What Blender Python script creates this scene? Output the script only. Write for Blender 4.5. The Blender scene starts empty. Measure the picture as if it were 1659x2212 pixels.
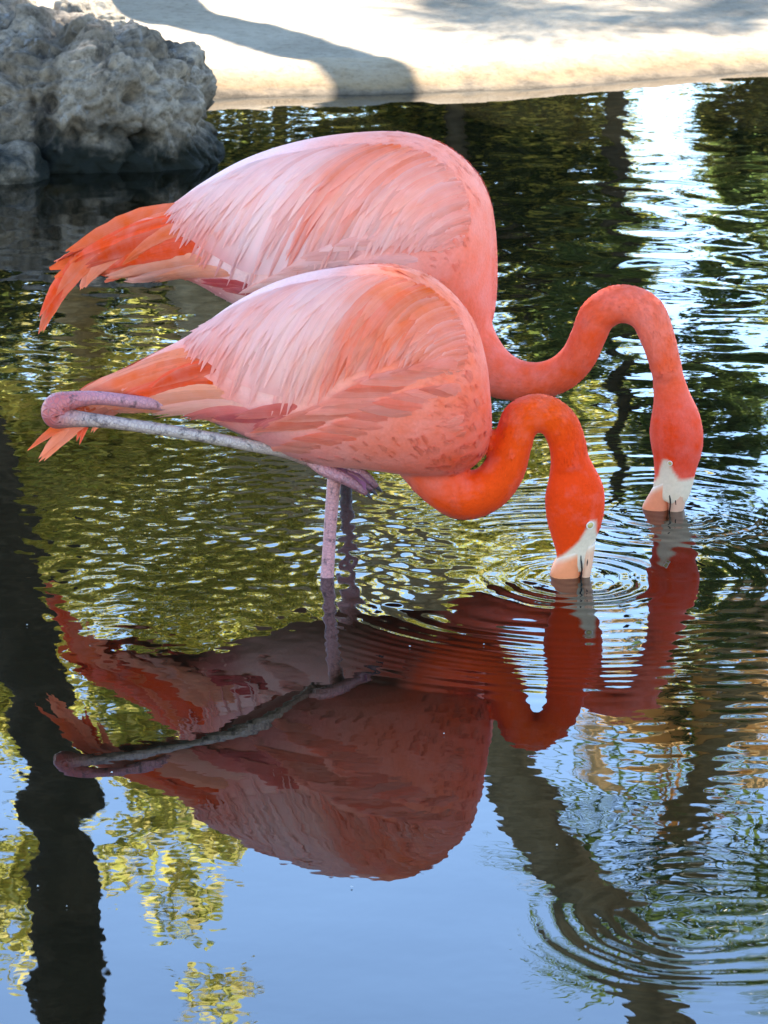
import bpy, bmesh, math, random
import numpy as np
from mathutils import Vector, Matrix, noise
from mathutils.bvhtree import BVHTree

random.seed(7); np.random.seed(7)
S = bpy.context.scene
COL = S.collection
R = math.radians

# ------------------------------------------------------------------ camera
CAM_H = 1.2
PITCH = 15.6
FPX = 7391.0                       # focal length in units of a 1659 x 2212 picture
cam = bpy.data.cameras.new('camera')
cam.sensor_fit = 'VERTICAL'; cam.sensor_height = 24.0; cam.sensor_width = 18.0
cam.lens = 24.0 * FPX / 2212.0
cam.clip_start = 0.05; cam.clip_end = 2000
camo = bpy.data.objects.new('camera', cam); COL.objects.link(camo)
camo.location = (0, 0, CAM_H); camo.rotation_euler = (R(90 - PITCH), 0, 0)
cam.dof.use_dof = True; cam.dof.focus_distance = 4.25; cam.dof.aperture_fstop = 18.0
S.camera = camo

# ------------------------------------------------------------------ sky and sun
SUN_AZ, SUN_EL = 8.5, 46.0        # degrees right of straight ahead, above the horizon
w = bpy.data.worlds.new('World'); S.world = w; w.use_nodes = True
nt = w.node_tree; nt.nodes.clear()
sky = nt.nodes.new('ShaderNodeTexSky'); sky.sky_type = 'NISHITA'; sky.sun_disc = False
sky.sun_elevation = R(SUN_EL); sky.sun_rotation = R(SUN_AZ)
sky.air_density = 1.0; sky.dust_density = 0.0; sky.ozone_density = 3.0
bg = nt.nodes.new('ShaderNodeBackground'); bg.inputs['Strength'].default_value = 0.15
wo = nt.nodes.new('ShaderNodeOutputWorld')
nt.links.new(sky.outputs[0], bg.inputs[0]); nt.links.new(bg.outputs[0], wo.inputs[0])
sd = Vector((math.sin(R(SUN_AZ)) * math.cos(R(SUN_EL)), math.cos(R(SUN_AZ)) * math.cos(R(SUN_EL)), math.sin(R(SUN_EL))))
sl = bpy.data.lights.new('sun', 'SUN'); sl.energy = 5.0; sl.angle = R(0.6); sl.color = (1.0, 0.93, 0.82)
so = bpy.data.objects.new('sun', sl); COL.objects.link(so)
so.rotation_euler = sd.to_track_quat('Z', 'Y').to_euler(); so.location = (6, 10, 12)
vs = S.view_settings
vs.view_transform = 'Standard'; vs.look = 'None'; vs.gamma = 1.0; vs.use_curve_mapping = False
vs.exposure = 2.4
S.cycles.use_denoising = True
S.cycles.max_bounces = 8; S.cycles.glossy_bounces = 4; S.cycles.transmission_bounces = 4
S.cycles.sample_clamp_indirect = 8.0; S.cycles.caustics_reflective = False; S.cycles.caustics_refractive = False

# ------------------------------------------------------------------ pixel -> place
_c, _s = math.cos(R(PITCH)), math.sin(R(PITCH))
EYE = Vector((0, 0, CAM_H))
def ray(u, v):
    a, b = (u - 829.5) / FPX, -(v - 1106) / FPX
    # camera axes: right (1,0,0), up (0,s,c), forward (0,c,-s)
    return Vector((a, b * _s + _c, b * _c - _s))
def proj(p):
    d = Vector(p) - EYE
    z = d.y * _c - d.z * _s
    return (829.5 + FPX * d.x / z, 1106 - FPX * (d.y * _s + d.z * _c) / z)
def onwater(u, v, z=0.0):
    d = ray(u, v); t = (z - CAM_H) / d.z
    return EYE + d * t
def mirrored(u, v, L):
    """the thing seen in the mirror of the water at pixel u, v, at ground distance L from the camera"""
    d = ray(u, v); p = onwater(u, v); d = Vector((d.x, d.y, -d.z))
    return p + d * ((L - p.y) / d.y)

# ------------------------------------------------------------------ helpers
def tag(o, label=None, cat=None, group=None, kind=None):
    if label: o['label'] = label
    if cat: o['category'] = cat
    if group: o['group'] = group
    if kind: o['kind'] = kind
    return o
def empty(name, loc=(0, 0, 0)):
    o = bpy.data.objects.new(name, None); COL.objects.link(o); o.location = loc; o.empty_display_size = 0.05
    return o
def srgb(r, g, b):
    f = lambda c: (c / 255 / 12.92) if c <= 10 else ((c / 255 + 0.055) / 1.055) ** 2.4
    return np.array([f(r), f(g), f(b)])
def mesh_obj(name, verts, faces, mat, parent=None, cols=None, uvs=None, smooth=True):
    """verts (n,3), faces list/array of quads or tris; cols (n,3) per vertex; uvs (n,2) per vertex"""
    verts = np.asarray(verts, dtype=np.float32)
    me = bpy.data.meshes.new(name)
    if isinstance(faces, np.ndarray):
        nf, k = faces.shape
        me.vertices.add(len(verts)); me.vertices.foreach_set('co', verts.ravel())
        me.loops.add(nf * k); me.loops.foreach_set('vertex_index', faces.astype(np.int32).ravel())
        me.polygons.add(nf)
        me.polygons.foreach_set('loop_start', np.arange(0, nf * k, k, dtype=np.int32))
        me.update(calc_edges=True)
    else:
        me.from_pydata([tuple(v) for v in verts], [], faces)
    me.polygons.foreach_set('use_smooth', [smooth] * len(me.polygons))
    if cols is not None:
        ca = me.color_attributes.new('Col', 'FLOAT_COLOR', 'POINT')
        c4 = np.ones((len(verts), 4), dtype=np.float32); c4[:, :3] = cols
        ca.data.foreach_set('color', c4.ravel())
    if uvs is not None:
        uvl = me.uv_layers.new(name='UVMap')
        li = np.empty(len(me.loops), dtype=np.int32); me.loops.foreach_get('vertex_index', li)
        uvl.data.foreach_set('uv', np.asarray(uvs, dtype=np.float32)[li].ravel())
    me.update()
    if mat: me.materials.append(mat)
    o = bpy.data.objects.new(name, me); COL.objects.link(o)
    if parent:
        o.parent = parent
        o.matrix_parent_inverse = parent_inv(parent)
    return o
def parent_inv(p):
    m = Matrix.Translation(p.location)
    if p.parent: m = m  # second-level parents stay at the origin of their own parent space
    return m.inverted() if p.parent is None else Matrix.Identity(4)

def catmull(P, n):
    P = np.asarray(P, dtype=float)
    Q = np.vstack([2 * P[0] - P[1], P, 2 * P[-1] - P[-2]])
    out = []
    segs = len(P) - 1
    for t in np.linspace(0, segs, n):
        i = min(int(t), segs - 1); f = t - i
        a, b, c, d = Q[i], Q[i + 1], Q[i + 2], Q[i + 3]
        out.append(0.5 * ((2 * b) + (-a + c) * f + (2 * a - 5 * b + 4 * c - d) * f * f + (-a + 3 * b - 3 * c + d) * f ** 3))
    return np.array(out)

def tube_arrays(pts, rad, nseg=12, cap=True, flat=None):
    """a tapered tube through pts; flat = (vector, factor) squashes it along a vector"""
    pts = np.asarray(pts, float); n = len(pts)
    T = np.gradient(pts, axis=0); T /= np.linalg.norm(T, axis=1)[:, None] + 1e-12
    up = np.array([0, 1, 0.0]) if abs(T[0][1]) < 0.9 else np.array([1.0, 0, 0])
    V, F = [], []
    for i in range(n):
        a = np.cross(T[i], up); a /= np.linalg.norm(a) + 1e-12
        b = np.cross(a, T[i]); up = b
        for k in range(nseg):
            t = 2 * math.pi * k / nseg
            o = (a * math.cos(t) + b * math.sin(t)) * rad[i]
            if flat is not None:
                fv, ff = flat; o = o - fv * (o @ fv) * (1 - ff)
            V.append(pts[i] + o)
    for i in range(n - 1):
        for k in range(nseg):
            k2 = (k + 1) % nseg
            F.append((i * nseg + k, i * nseg + k2, (i + 1) * nseg + k2, (i + 1) * nseg + k))
    if cap:
        V.append(pts[0]); V.append(pts[-1]); a, b = len(V) - 2, len(V) - 1
        for k in range(nseg):
            k2 = (k + 1) % nseg
            F.append((a, k2, k)); F.append((b, (n - 1) * nseg + k, (n - 1) * nseg + k2))
    return np.array(V), F
def join_arrays(parts):
    V, F, n = [], [], 0
    for v, f in parts:
        V.append(v); F += [tuple(i + n for i in q) for q in f]; n += len(v)
    return np.vstack(V), F

# ------------------------------------------------------------------ materials
def new_mat(name):
    m = bpy.data.materials.new(name); m.use_nodes = True
    t = m.node_tree; t.nodes.clear()
    out = t.nodes.new('ShaderNodeOutputMaterial')
    return m, t, out
class NB:
    """tiny node-building helper"""
    def __init__(s, t): s.t = t
    def n(s, typ, **kw):
        d = s.t.nodes.new(typ)
        for k, v in kw.items():
            if k.startswith('i_'): d.inputs[k[2:].replace('_', ' ')].default_value = v
            else: setattr(d, k, v)
        return d
    def l(s, a, b): s.t.links.new(a, b)
    def ramp(s, fac, stops):
        r = s.n('ShaderNodeValToRGB'); e = r.color_ramp.elements
        while len(e) < len(stops): e.new(0.5)
        for k, (p, c) in enumerate(stops):
            e[k].position = p; e[k].color = (*c, 1) if len(c) == 3 else c
        s.l(fac, r.inputs[0]); return r.outputs[0]
    def noise(s, vec, scale, detail=4, rough=0.55, dist=0.0):
        x = s.n('ShaderNodeTexNoise'); x.inputs['Scale'].default_value = scale; x.inputs['Detail'].default_value = detail
        x.inputs['Roughness'].default_value = rough; x.inputs['Distortion'].default_value = dist
        if vec is not None: s.l(vec, x.inputs['Vector'])
        return x.outputs[0]
    def mix(s, fac, a, b, mode='MIX'):
        x = s.n('ShaderNodeMix', data_type='RGBA', blend_type=mode)
        for sock, val in ((x.inputs[0], fac), (x.inputs[6], a), (x.inputs[7], b)):
            if hasattr(val, 'is_output'): s.l(val, sock)
            else: sock.default_value = val if isinstance(val, (int, float)) else (*val, 1)
        return x.outputs[2]
    def math(s, op, a, b=0.0, c=0.0):
        x = s.n('ShaderNodeMath', operation=op)
        for k, val in enumerate((a, b, c)):
            if hasattr(val, 'is_output'): s.l(val, x.inputs[k])
            else: x.inputs[k].default_value = val
        return x.outputs[0]

def feather_mat(name, streak=28.0, trans=0.22, uv=True, amp=0.22):
    m, t, out = new_mat(name); b = NB(t)
    att = b.n('ShaderNodeAttribute', attribute_name='Col')
    if uv:
        tc = b.n('ShaderNodeUVMap'); vec = tc.outputs[0]
        mp = b.n('ShaderNodeMapping'); mp.inputs['Scale'].default_value = (streak, 1.6, 1); b.l(vec, mp.inputs['Vector'])
        oi = b.n('ShaderNodeObjectInfo')
        sh = b.n('ShaderNodeVectorMath', operation='ADD'); b.l(mp.outputs[0], sh.inputs[0])
        cx = b.n('ShaderNodeCombineXYZ'); b.l(b.math('MULTIPLY', oi.outputs['Random'], 60.0), cx.inputs[2]); b.l(cx.outputs[0], sh.inputs[1])
        nz = b.noise(sh.outputs[0], 1.0, 3, 0.6)
    else:
        tc = b.n('ShaderNodeTexCoord'); nz = b.noise(tc.outputs['Object'], 240.0, 4, 0.6)
    geo = b.n('ShaderNodeTexCoord')
    big = b.noise(geo.outputs['Object'], 34.0, 3, 0.6)
    k = b.math('ADD', b.math('MULTIPLY', nz, amp * 2), 1.0 - amp)
    c1 = b.mix(1.0, att.outputs['Color'], (1, 1, 1), 'MULTIPLY')
    hsv = b.n('ShaderNodeHueSaturation'); b.l(c1, hsv.inputs['Color']); b.l(k, hsv.inputs['Value'])
    b.l(b.math('ADD', b.math('MULTIPLY', big, 0.24), 0.9), hsv.inputs['Saturation'])
    p = b.n('ShaderNodeBsdfPrincipled'); p.inputs['Roughness'].default_value = 0.72
    p.inputs['Specular IOR Level'].default_value = 0.12
    p.inputs['Sheen Weight'].default_value = 0.08; p.inputs['Sheen Roughness'].default_value = 0.5
    b.l(hsv.outputs[0], p.inputs['Base Color'])
    bu = b.n('ShaderNodeBump'); bu.inputs['Strength'].default_value = 0.35; bu.inputs['Distance'].default_value = 0.002
    b.l(nz, bu.inputs['Height']); b.l(bu.outputs[0], p.inputs['Normal'])
    tr = b.n('ShaderNodeBsdfTranslucent'); b.l(hsv.outputs[0], tr.inputs['Color'])
    mx = b.n('ShaderNodeMixShader'); mx.inputs[0].default_value = trans
    b.l(p.outputs[0], mx.inputs[1]); b.l(tr.outputs[0], mx.inputs[2]); b.l(mx.outputs[0], out.inputs[0])
    return m
M_feather = feather_mat('feather', amp=0.16)
M_down = feather_mat('down', streak=9.0, trans=0.15, amp=0.16)
M_skin = feather_mat('body_plumage', uv=False, trans=0.0, amp=0.14)

def simple_mat(name, col, rough=0.5, nscale=60, namp=0.3, bump=0.3, bdist=0.002, spec=0.4, attr=False, stops=None, detail=4):
    m, t, out = new_mat(name); b = NB(t)
    tc = b.n('ShaderNodeTexCoord'); nz = b.noise(tc.outputs['Object'], nscale, detail, 0.6)
    if attr:
        at = b.n('ShaderNodeAttribute', attribute_name='Col'); base = at.outputs['Color']
    else:
        base = None
    p = b.n('ShaderNodeBsdfPrincipled'); p.inputs['Roughness'].default_value = rough
    p.inputs['Specular IOR Level'].default_value = spec
    if stops: cc = b.ramp(nz, stops)
    else:
        hsv = b.n('ShaderNodeHueSaturation')
        if base is not None: b.l(base, hsv.inputs['Color'])
        else: hsv.inputs['Color'].default_value = (*col, 1)
        b.l(b.math('ADD', b.math('MULTIPLY', nz, namp * 2), 1 - namp), hsv.inputs['Value'])
        cc = hsv.outputs[0]
    b.l(cc, p.inputs['Base Color'])
    bu = b.n('ShaderNodeBump'); bu.inputs['Strength'].default_value = bump; bu.inputs['Distance'].default_value = bdist
    b.l(nz, bu.inputs['Height']); b.l(bu.outputs[0], p.inputs['Normal']); b.l(p.outputs[0], out.inputs[0])
    return m
M_bill = simple_mat('bill', (0.8, 0.4, 0.3), 0.42, 160, 0.12, 0.15, 0.0006, 0.4, attr=True)
M_eye = simple_mat('eye', srgb(190, 165, 100), 0.15, 50, 0.05, 0.0)
M_pupil = simple_mat('pupil', (0.006, 0.005, 0.005), 0.1, 50, 0.05, 0.0)
M_claw = simple_mat('claw', srgb(55, 45, 55), 0.45, 90, 0.2, 0.2)
def leg_mat():
    m, t, out = new_mat('leg_skin'); b = NB(t)
    at = b.n('ShaderNodeAttribute', attribute_name='Col')
    uv = b.n('ShaderNodeUVMap')
    mp = b.n('ShaderNodeMapping'); mp.inputs['Scale'].default_value = (3.0, 1.0, 1.0); b.l(uv.outputs[0], mp.inputs['Vector'])
    vo = b.n('ShaderNodeTexVoronoi'); vo.feature = 'DISTANCE_TO_EDGE'; vo.inputs['Scale'].default_value = 1.6
    b.l(mp.outputs[0], vo.inputs['Vector'])
    line = b.math('MINIMUM', b.math('MULTIPLY', vo.outputs['Distance'], 7.0), 1.0)
    tc = b.n('ShaderNodeTexCoord'); nz = b.noise(tc.outputs['Object'], 90, 5, 0.65)
    dirt = b.ramp(nz, [(0.0, (0.05, 0.06, 0.06)), (0.36, (0.12, 0.12, 0.12)), (0.46, (1, 1, 1)), (1, (1, 1, 1))])
    c = b.mix(0.75, at.outputs['Color'], dirt, 'MULTIPLY')
    c = b.mix(b.math('MULTIPLY', b.math('SUBTRACT', 1.0, line), 0.35), c, (0.16, 0.09, 0.12))
    p = b.n('ShaderNodeBsdfPrincipled'); p.inputs['Roughness'].default_value = 0.42
    b.l(c, p.inputs['Base Color'])
    bu = b.n('ShaderNodeBump'); bu.inputs['Strength'].default_value = 0.5; bu.inputs['Distance'].default_value = 0.0012
    b.l(line, bu.inputs['Height']); b.l(bu.outputs[0], p.inputs['Normal']); b.l(p.outputs[0], out.inputs[0])
    return m
M_leg = leg_mat()

def leaf_mat(name, trans=0.5):
    m, t, out = new_mat(name); b = NB(t)
    at = b.n('ShaderNodeAttribute', attribute_name='Col')
    p = b.n('ShaderNodeBsdfPrincipled'); p.inputs['Roughness'].default_value = 0.5; b.l(at.outputs['Color'], p.inputs['Base Color'])
    tr = b.n('ShaderNodeBsdfTranslucent')
    hs = b.n('ShaderNodeHueSaturation'); hs.inputs['Value'].default_value = 2.2; hs.inputs['Hue'].default_value = 0.485
    b.l(at.outputs['Color'], hs.inputs['Color']); b.l(hs.outputs[0], tr.inputs['Color'])
    mx = b.n('ShaderNodeMixShader'); mx.inputs[0].default_value = trans
    b.l(p.outputs[0], mx.inputs[1]); b.l(tr.outputs[0], mx.inputs[2]); b.l(mx.outputs[0], out.inputs[0])
    return m
M_leaf = leaf_mat('leaf', 0.66)
M_dry = leaf_mat('dry_frond', 0.5)
M_bark = simple_mat('bark', (0.2, 0.17, 0.12), 0.9, 9, 0.5, 0.9, 0.03, 0.1,
                    stops=[(0.2, (0.06, 0.048, 0.026)), (0.5, (0.2, 0.16, 0.09)), (0.75, (0.34, 0.28, 0.17))], detail=8)

M_bark_dark = simple_mat('dark_bark', (0.05, 0.04, 0.03), 0.9, 9, 0.5, 0.9, 0.03, 0.1,
                    stops=[(0.2, (0.016, 0.014, 0.009)), (0.5, (0.035, 0.03, 0.02)), (0.75, (0.07, 0.06, 0.042))], detail=8)

def rock_mat(name, tones, moss=True):
    m, t, out = new_mat(name); b = NB(t)
    tc = b.n('ShaderNodeTexCoord'); P = tc.outputs['Object']
    n1 = b.noise(P, 7.0, 9, 0.62, 0.6); n2 = b.noise(P, 60.0, 6, 0.7); n3 = b.noise(P, 16.0, 6, 0.6, 1.5)
    base = b.ramp(n1, [(0.25, tones[0]), (0.48, tones[1]), (0.72, tones[2])])
    spk = b.ramp(n2, [(0.34, (0.3, 0.28, 0.25)), (0.5, (0.9, 0.9, 0.9)), (0.7, (1.4, 1.38, 1.34))])
    base = b.mix(0.85, base, spk, 'MULTIPLY')
    white = b.ramp(n3, [(0.6, (0, 0, 0)), (0.68, (1, 1, 1))])
    base = b.mix(b.math('MULTIPLY', white, 0.5), base, (0.34, 0.32, 0.29))
    dark = b.ramp(b.noise(P, 11.0, 7, 0.7, 0.8), [(0.36, (1, 1, 1)), (0.45, (0, 0, 0))])
    base = b.mix(b.math('MULTIPLY', dark, 0.75), base, (0.035, 0.03, 0.025))
    if moss:
        g = b.n('ShaderNodeNewGeometry'); sp = b.n('ShaderNodeSeparateXYZ'); b.l(g.outputs['Position'], sp.inputs[0])
        h = b.math('ADD', sp.outputs[2], b.math('MULTIPLY', b.math('SUBTRACT', n1, 0.5), 0.28))
        wet = b.ramp(h, [(0.02, (1, 1, 1)), (0.09, (0, 0, 0))])
        base = b.mix(wet, base, (0.008, 0.009, 0.004))
    p = b.n('ShaderNodeBsdfPrincipled'); p.inputs['Roughness'].default_value = 0.85; p.inputs['Specular IOR Level'].default_value = 0.25
    b.l(base, p.inputs['Base Color'])
    bu = b.n('ShaderNodeBump'); bu.inputs['Strength'].default_value = 1.0; bu.inputs['Distance'].default_value = 0.011
    b.l(b.noise(P, 42.0, 9, 0.74), bu.inputs['Height']); b.l(bu.outputs[0], p.inputs['Normal']); b.l(p.outputs[0], out.inputs[0])
    return m
M_rock = rock_mat('grey_limestone', [(0.06, 0.045, 0.028), (0.21, 0.16, 0.108), (0.4, 0.32, 0.23)])
M_rock_tan = rock_mat('tan_limestone', [(0.2, 0.16, 0.11), (0.36, 0.29, 0.2), (0.48, 0.41, 0.31)], False)

def sand_mat(name, tones, lip=False):
    m, t, out = new_mat(name); b = NB(t)
    g = b.n('ShaderNodeNewGeometry'); P = g.outputs['Position']
    n1 = b.noise(P, 1.6, 6, 0.6, 0.4); n2 = b.noise(P, 55.0, 6, 0.75); n3 = b.noise(P, 9.0, 6, 0.7)
    base = b.ramp(n1, [(0.3, tones[0]), (0.5, tones[1]), (0.7, tones[2])])
    base = b.mix(0.9, base, b.ramp(n2, [(0.3, (0.6, 0.56, 0.5)), (0.48, (1, 1, 1)), (0.75, (1.2, 1.2, 1.2))]), 'MULTIPLY')
    base = b.mix(0.7, base, b.ramp(n3, [(0.3, (0.72, 0.68, 0.62)), (0.5, (1, 1, 1))]), 'MULTIPLY')
    if lip:
        sp = b.n('ShaderNodeSeparateXYZ'); b.l(P, sp.inputs[0])
        h = b.math('ADD', sp.outputs[2], b.math('MULTIPLY', b.math('SUBTRACT', n3, 0.5), 0.06))
        stain = b.ramp(h, [(0.0, (0.16, 0.14, 0.11)), (0.008, (0.4, 0.38, 0.36)), (0.018, (0.75, 0.62, 0.45)), (0.05, (1, 1, 1))])
        base = b.mix(0.9, base, stain, 'MULTIPLY')
    p = b.n('ShaderNodeBsdfPrincipled'); p.inputs['Roughness'].default_value = 0.9; p.inputs['Specular IOR Level'].default_value = 0.2
    b.l(base, p.inputs['Base Color'])
    bu = b.n('ShaderNodeBump'); bu.inputs['Strength'].default_value = 0.7; bu.inputs['Distance'].default_value = 0.006
    b.l(n2, bu.inputs['Height']); b.l(bu.outputs[0], p.inputs['Normal']); b.l(p.outputs[0], out.inputs[0])
    return m
M_sand = sand_mat('sand', [(0.2, 0.155, 0.105), (0.3, 0.24, 0.165), (0.37, 0.3, 0.21)])
M_lip = sand_mat('weathered_concrete', [(0.24, 0.175, 0.105), (0.33, 0.245, 0.15), (0.38, 0.3, 0.2)], True)

def water_mat():
    m, t, out = new_mat('pond_water'); b = NB(t)
    g = b.n('ShaderNodeNewGeometry'); P = g.outputs['Position']
    n1 = b.noise(P, 2.2, 4, 0.6)
    c = b.ramp(n1, [(0.3, (0.0030, 0.0032, 0.0016)), (0.7, (0.0065, 0.0058, 0.0028))])
    p = b.n('ShaderNodeBsdfPrincipled'); p.inputs['Roughness'].default_value = 0.0
    p.inputs['IOR'].default_value = 1.48; b.l(c, p.inputs['Base Color'])
    bu = b.n('ShaderNodeBump'); bu.inputs['Strength'].default_value = 1.0; bu.inputs['Distance'].default_value = 0.00012
    b.l(b.noise(P, 26.0, 2, 0.5), bu.inputs['Height']); b.l(bu.outputs[0], p.inputs['Normal'])
    b.l(p.outputs[0], out.inputs[0])
    return m
M_water = water_mat()

# ------------------------------------------------------------------ water
def build_water():
    xs = np.concatenate([np.linspace(-14, -1.3, 30)[:-1], np.arange(-1.3, 1.3, 0.0045), np.linspace(1.3, 14, 30)])
    y1 = np.arange(2.3, 5.0, 0.0042); y2 = np.arange(5.0, 8.3, 0.0085)
    ys = np.concatenate([np.linspace(-6, 2.3, 25)[:-1], y1, y2, [8.3, 8.9]])
    X, Y = np.meshgrid(xs, ys)
    win = np.clip((1.3 - np.abs(X)) / 0.15, 0, 1) * np.clip((Y - 2.3) / 0.1, 0, 1) * np.clip((8.3 - Y) / 0.1, 0, 1)
    rng = np.random.RandomState(3)
    def band(l0, l1, n, slope, ang=None, spread=math.pi):
        E = np.zeros_like(X)
        for _ in range(n):
            lam = math.exp(rng.uniform(math.log(l0), math.log(l1))); k = 2 * math.pi / lam
            a = rng.uniform(0, 2 * math.pi) if ang is None else ang + rng.uniform(-spread, spread)
            E += np.cos(k * (X * math.cos(a) + Y * math.sin(a)) + rng.uniform(0, 6.28)) * slope * math.sqrt(2 / n) / k
        return E
    def zone(u, v, ru, rv):
        c = onwater(u, v); e = onwater(u + ru, v); f0 = onwater(u, v + rv)
        rx = e.x - c.x; ry = c.y - f0.y
        return np.exp(-(((X - c.x) / rx) ** 2 + ((Y - c.y) / ry) ** 2))
    eta = band(0.12, 0.42, 24, 0.0026)
    eta += band(0.05, 0.12, 22, 0.0022) * (0.25 + zone(300, 1100, 500, 350) + zone(1600, 1500, 330, 420))
    chop = band(0.018, 0.06, 46, 0.040)
    eta += chop * (zone(430, 1130, 330, 190) + 0.8 * zone(860, 1180, 200, 110))
    eta += band(0.10, 0.26, 26, 0.019) * (zone(1550, 620, 420, 300) + 0.55 * zone(1200, 420, 330, 150))
    eta += band(0.05, 0.13, 26, 0.014) * zone(1450, 380, 220, 170)
    eta += band(0.07, 0.2, 26, 0.0065) * np.clip((Y - 4.6) / 1.0, 0, 1)
    eta += band(0.035, 0.08, 26, 0.008) * zone(250, 760, 320, 140)
    eta += band(0.02, 0.05, 26, 0.012, math.pi / 2, 0.5) * (zone(1560, 1420, 260, 220) + 0.5 * zone(1620, 1950, 200, 200))
    patch = band(0.25, 0.7, 14, 1.0); patch = np.clip(0.55 + patch / (np.abs(patch).mean() * 2.2), 0.1, 1.3)
    def rings(u, v, lam, slope, r0, decay, start=0.0, arc=None):
        c = onwater(u, v); d = np.hypot(X - c.x, Y - c.y); k = 2 * math.pi / lam
        th = np.arctan2(Y - c.y, X - c.x)
        amp = slope / k * np.exp(-((d - start) / decay) ** 2) * np.clip(d / r0, 0, 1)
        wob = 0.9 * np.sin(2 * th + u) + 0.6 * np.sin(5 * th + 1.3 + d * 9) + 0.35 * np.sin(9 * th + d * 25)
        if arc is not None: amp = amp * (0.12 + 0.88 * np.exp(-(((th - arc[0] + math.pi) % (2 * math.pi) - math.pi) / arc[1]) ** 2))
        return amp * np.cos(k * d * (1 + 0.10 * np.sin(d * 17 + u)) + wob)
    eta += (rings(1232, 1250, 0.0215, 0.07, 0.015, 0.19) + rings(1232, 1250, 0.027, 0.06, 0.03, 0.36) + rings(1232, 1250, 0.05, 0.012, 0.02, 0.45)) * patch
    eta += (rings(1432, 1105, 0.023, 0.045, 0.02, 0.14) + rings(1432, 1105, 0.032, 0.032, 0.02, 0.30) + rings(1432, 1105, 0.06, 0.012, 0.02, 0.5)) * patch
    eta += rings(708, 1240, 0.018, 0.012, 0.01, 0.07)
    eta += rings(1530, 1975, 0.027, 0.055, 0.02, 0.06, 0.12, (-2.3, 1.0)) * (0.45 + 0.55 * patch)
    eta += rings(1530, 1975, 0.042, 0.03, 0.02, 0.16, 0.0, (-1.2, 1.6)) * patch
    eta += rings(1060, 2120, 0.028, 0.03, 0.01, 0.05) * patch
    eta += band(0.10, 0.22, 20, 0.0045) * zone(130, 1750, 190, 520)
    eta *= win
    ny, nx = X.shape
    V = np.stack([X, Y, eta], -1).reshape(-1, 3)
    idx = np.arange(nx * ny).reshape(ny, nx)
    F = np.stack([idx[:-1, :-1], idx[:-1, 1:], idx[1:, 1:], idx[1:, :-1]], -1).reshape(-1, 4)
    return tag(mesh_obj('water', V, F, M_water), kind='structure')
build_water()

# ------------------------------------------------------------------ ground and pond edge
SHORE = [(-400, 240), (200, 224), (440, 213), (600, 206), (830, 202), (960, 198), (1160, 188), (1400, 170), (1659, 150), (2100, 118)]
sp = np.array([list(onwater(u, v))[:2] for u, v in SHORE])
def shore_y(x):
    return float(np.interp(x, sp[:, 0], sp[:, 1])) if sp[0, 0] <= x <= sp[-1, 0] else (sp[0, 1] if x < 0 else sp[-1, 1])
def lip_h(x):
    return 0.05 - 0.014 * min(max((x - 0.3) / 0.9, 0), 1)
def build_ground():
    xs = np.concatenate([[-300, -60, -20, -8, -4], np.arange(-2.4, 2.4, 0.03), [4, 8, 20, 60, 300]])
    prof = [(-0.2, -0.16), (-0.05, -0.03), (-0.012, 0.0), (0.0, 0.08), (0.03, 0.34), (0.06, 0.62), (0.09, 0.84), (0.12, 0.97), (0.16, 1.0), (0.23, 0.98)]
    V, F = [], []
    for x in xs:
        for j, (d, h) in enumerate(prof):
            wob = 0.016 * noise.noise((x * 3.1, 0.3, 0)) + 0.007 * noise.noise((x * 13, 1.7, j * 0.6))
            H = lip_h(x)
            z = h * H if h >= 0 else h
            V.append((x, shore_y(x) + d * 1.15 + wob, z + 0.006 * noise.noise((x * 9, j * 0.9, 4))))
    n = len(prof)
    for i in range(len(xs) - 1):
        for j in range(n - 1):
            F.append((i * n + j, (i + 1) * n + j, (i + 1) * n + j + 1, i * n + j + 1))
    tag(mesh_obj('pond_edge', V, F, M_lip), kind='structure')
    V, F = [], []
    ds = np.concatenate([np.arange(0.2, 4, 0.06), [5, 7, 10, 15, 25, 60, 150, 400]])
    for x in xs:
        for d in ds:
            H = lip_h(x)
            V.append((x, shore_y(x) + d, H - 0.012 + 0.025 * min(d, 12) + 0.012 * noise.noise((x * 2.2, d * 2.2, 8)) + 0.004 * noise.noise((x * 11, d * 11, 2))))
    n = len(ds)
    for i in range(len(xs) - 1):
        for j in range(n - 1):
            F.append((i * n + j, (i + 1) * n + j, (i + 1) * n + j + 1, i * n + j + 1))
    tag(mesh_obj('ground', V, F, M_sand), kind='structure')
build_ground()
def ground_z(x, y):
    return lip_h(x) - 0.012 + 0.025 * min(max(y - shore_y(x), 0), 12)

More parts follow.
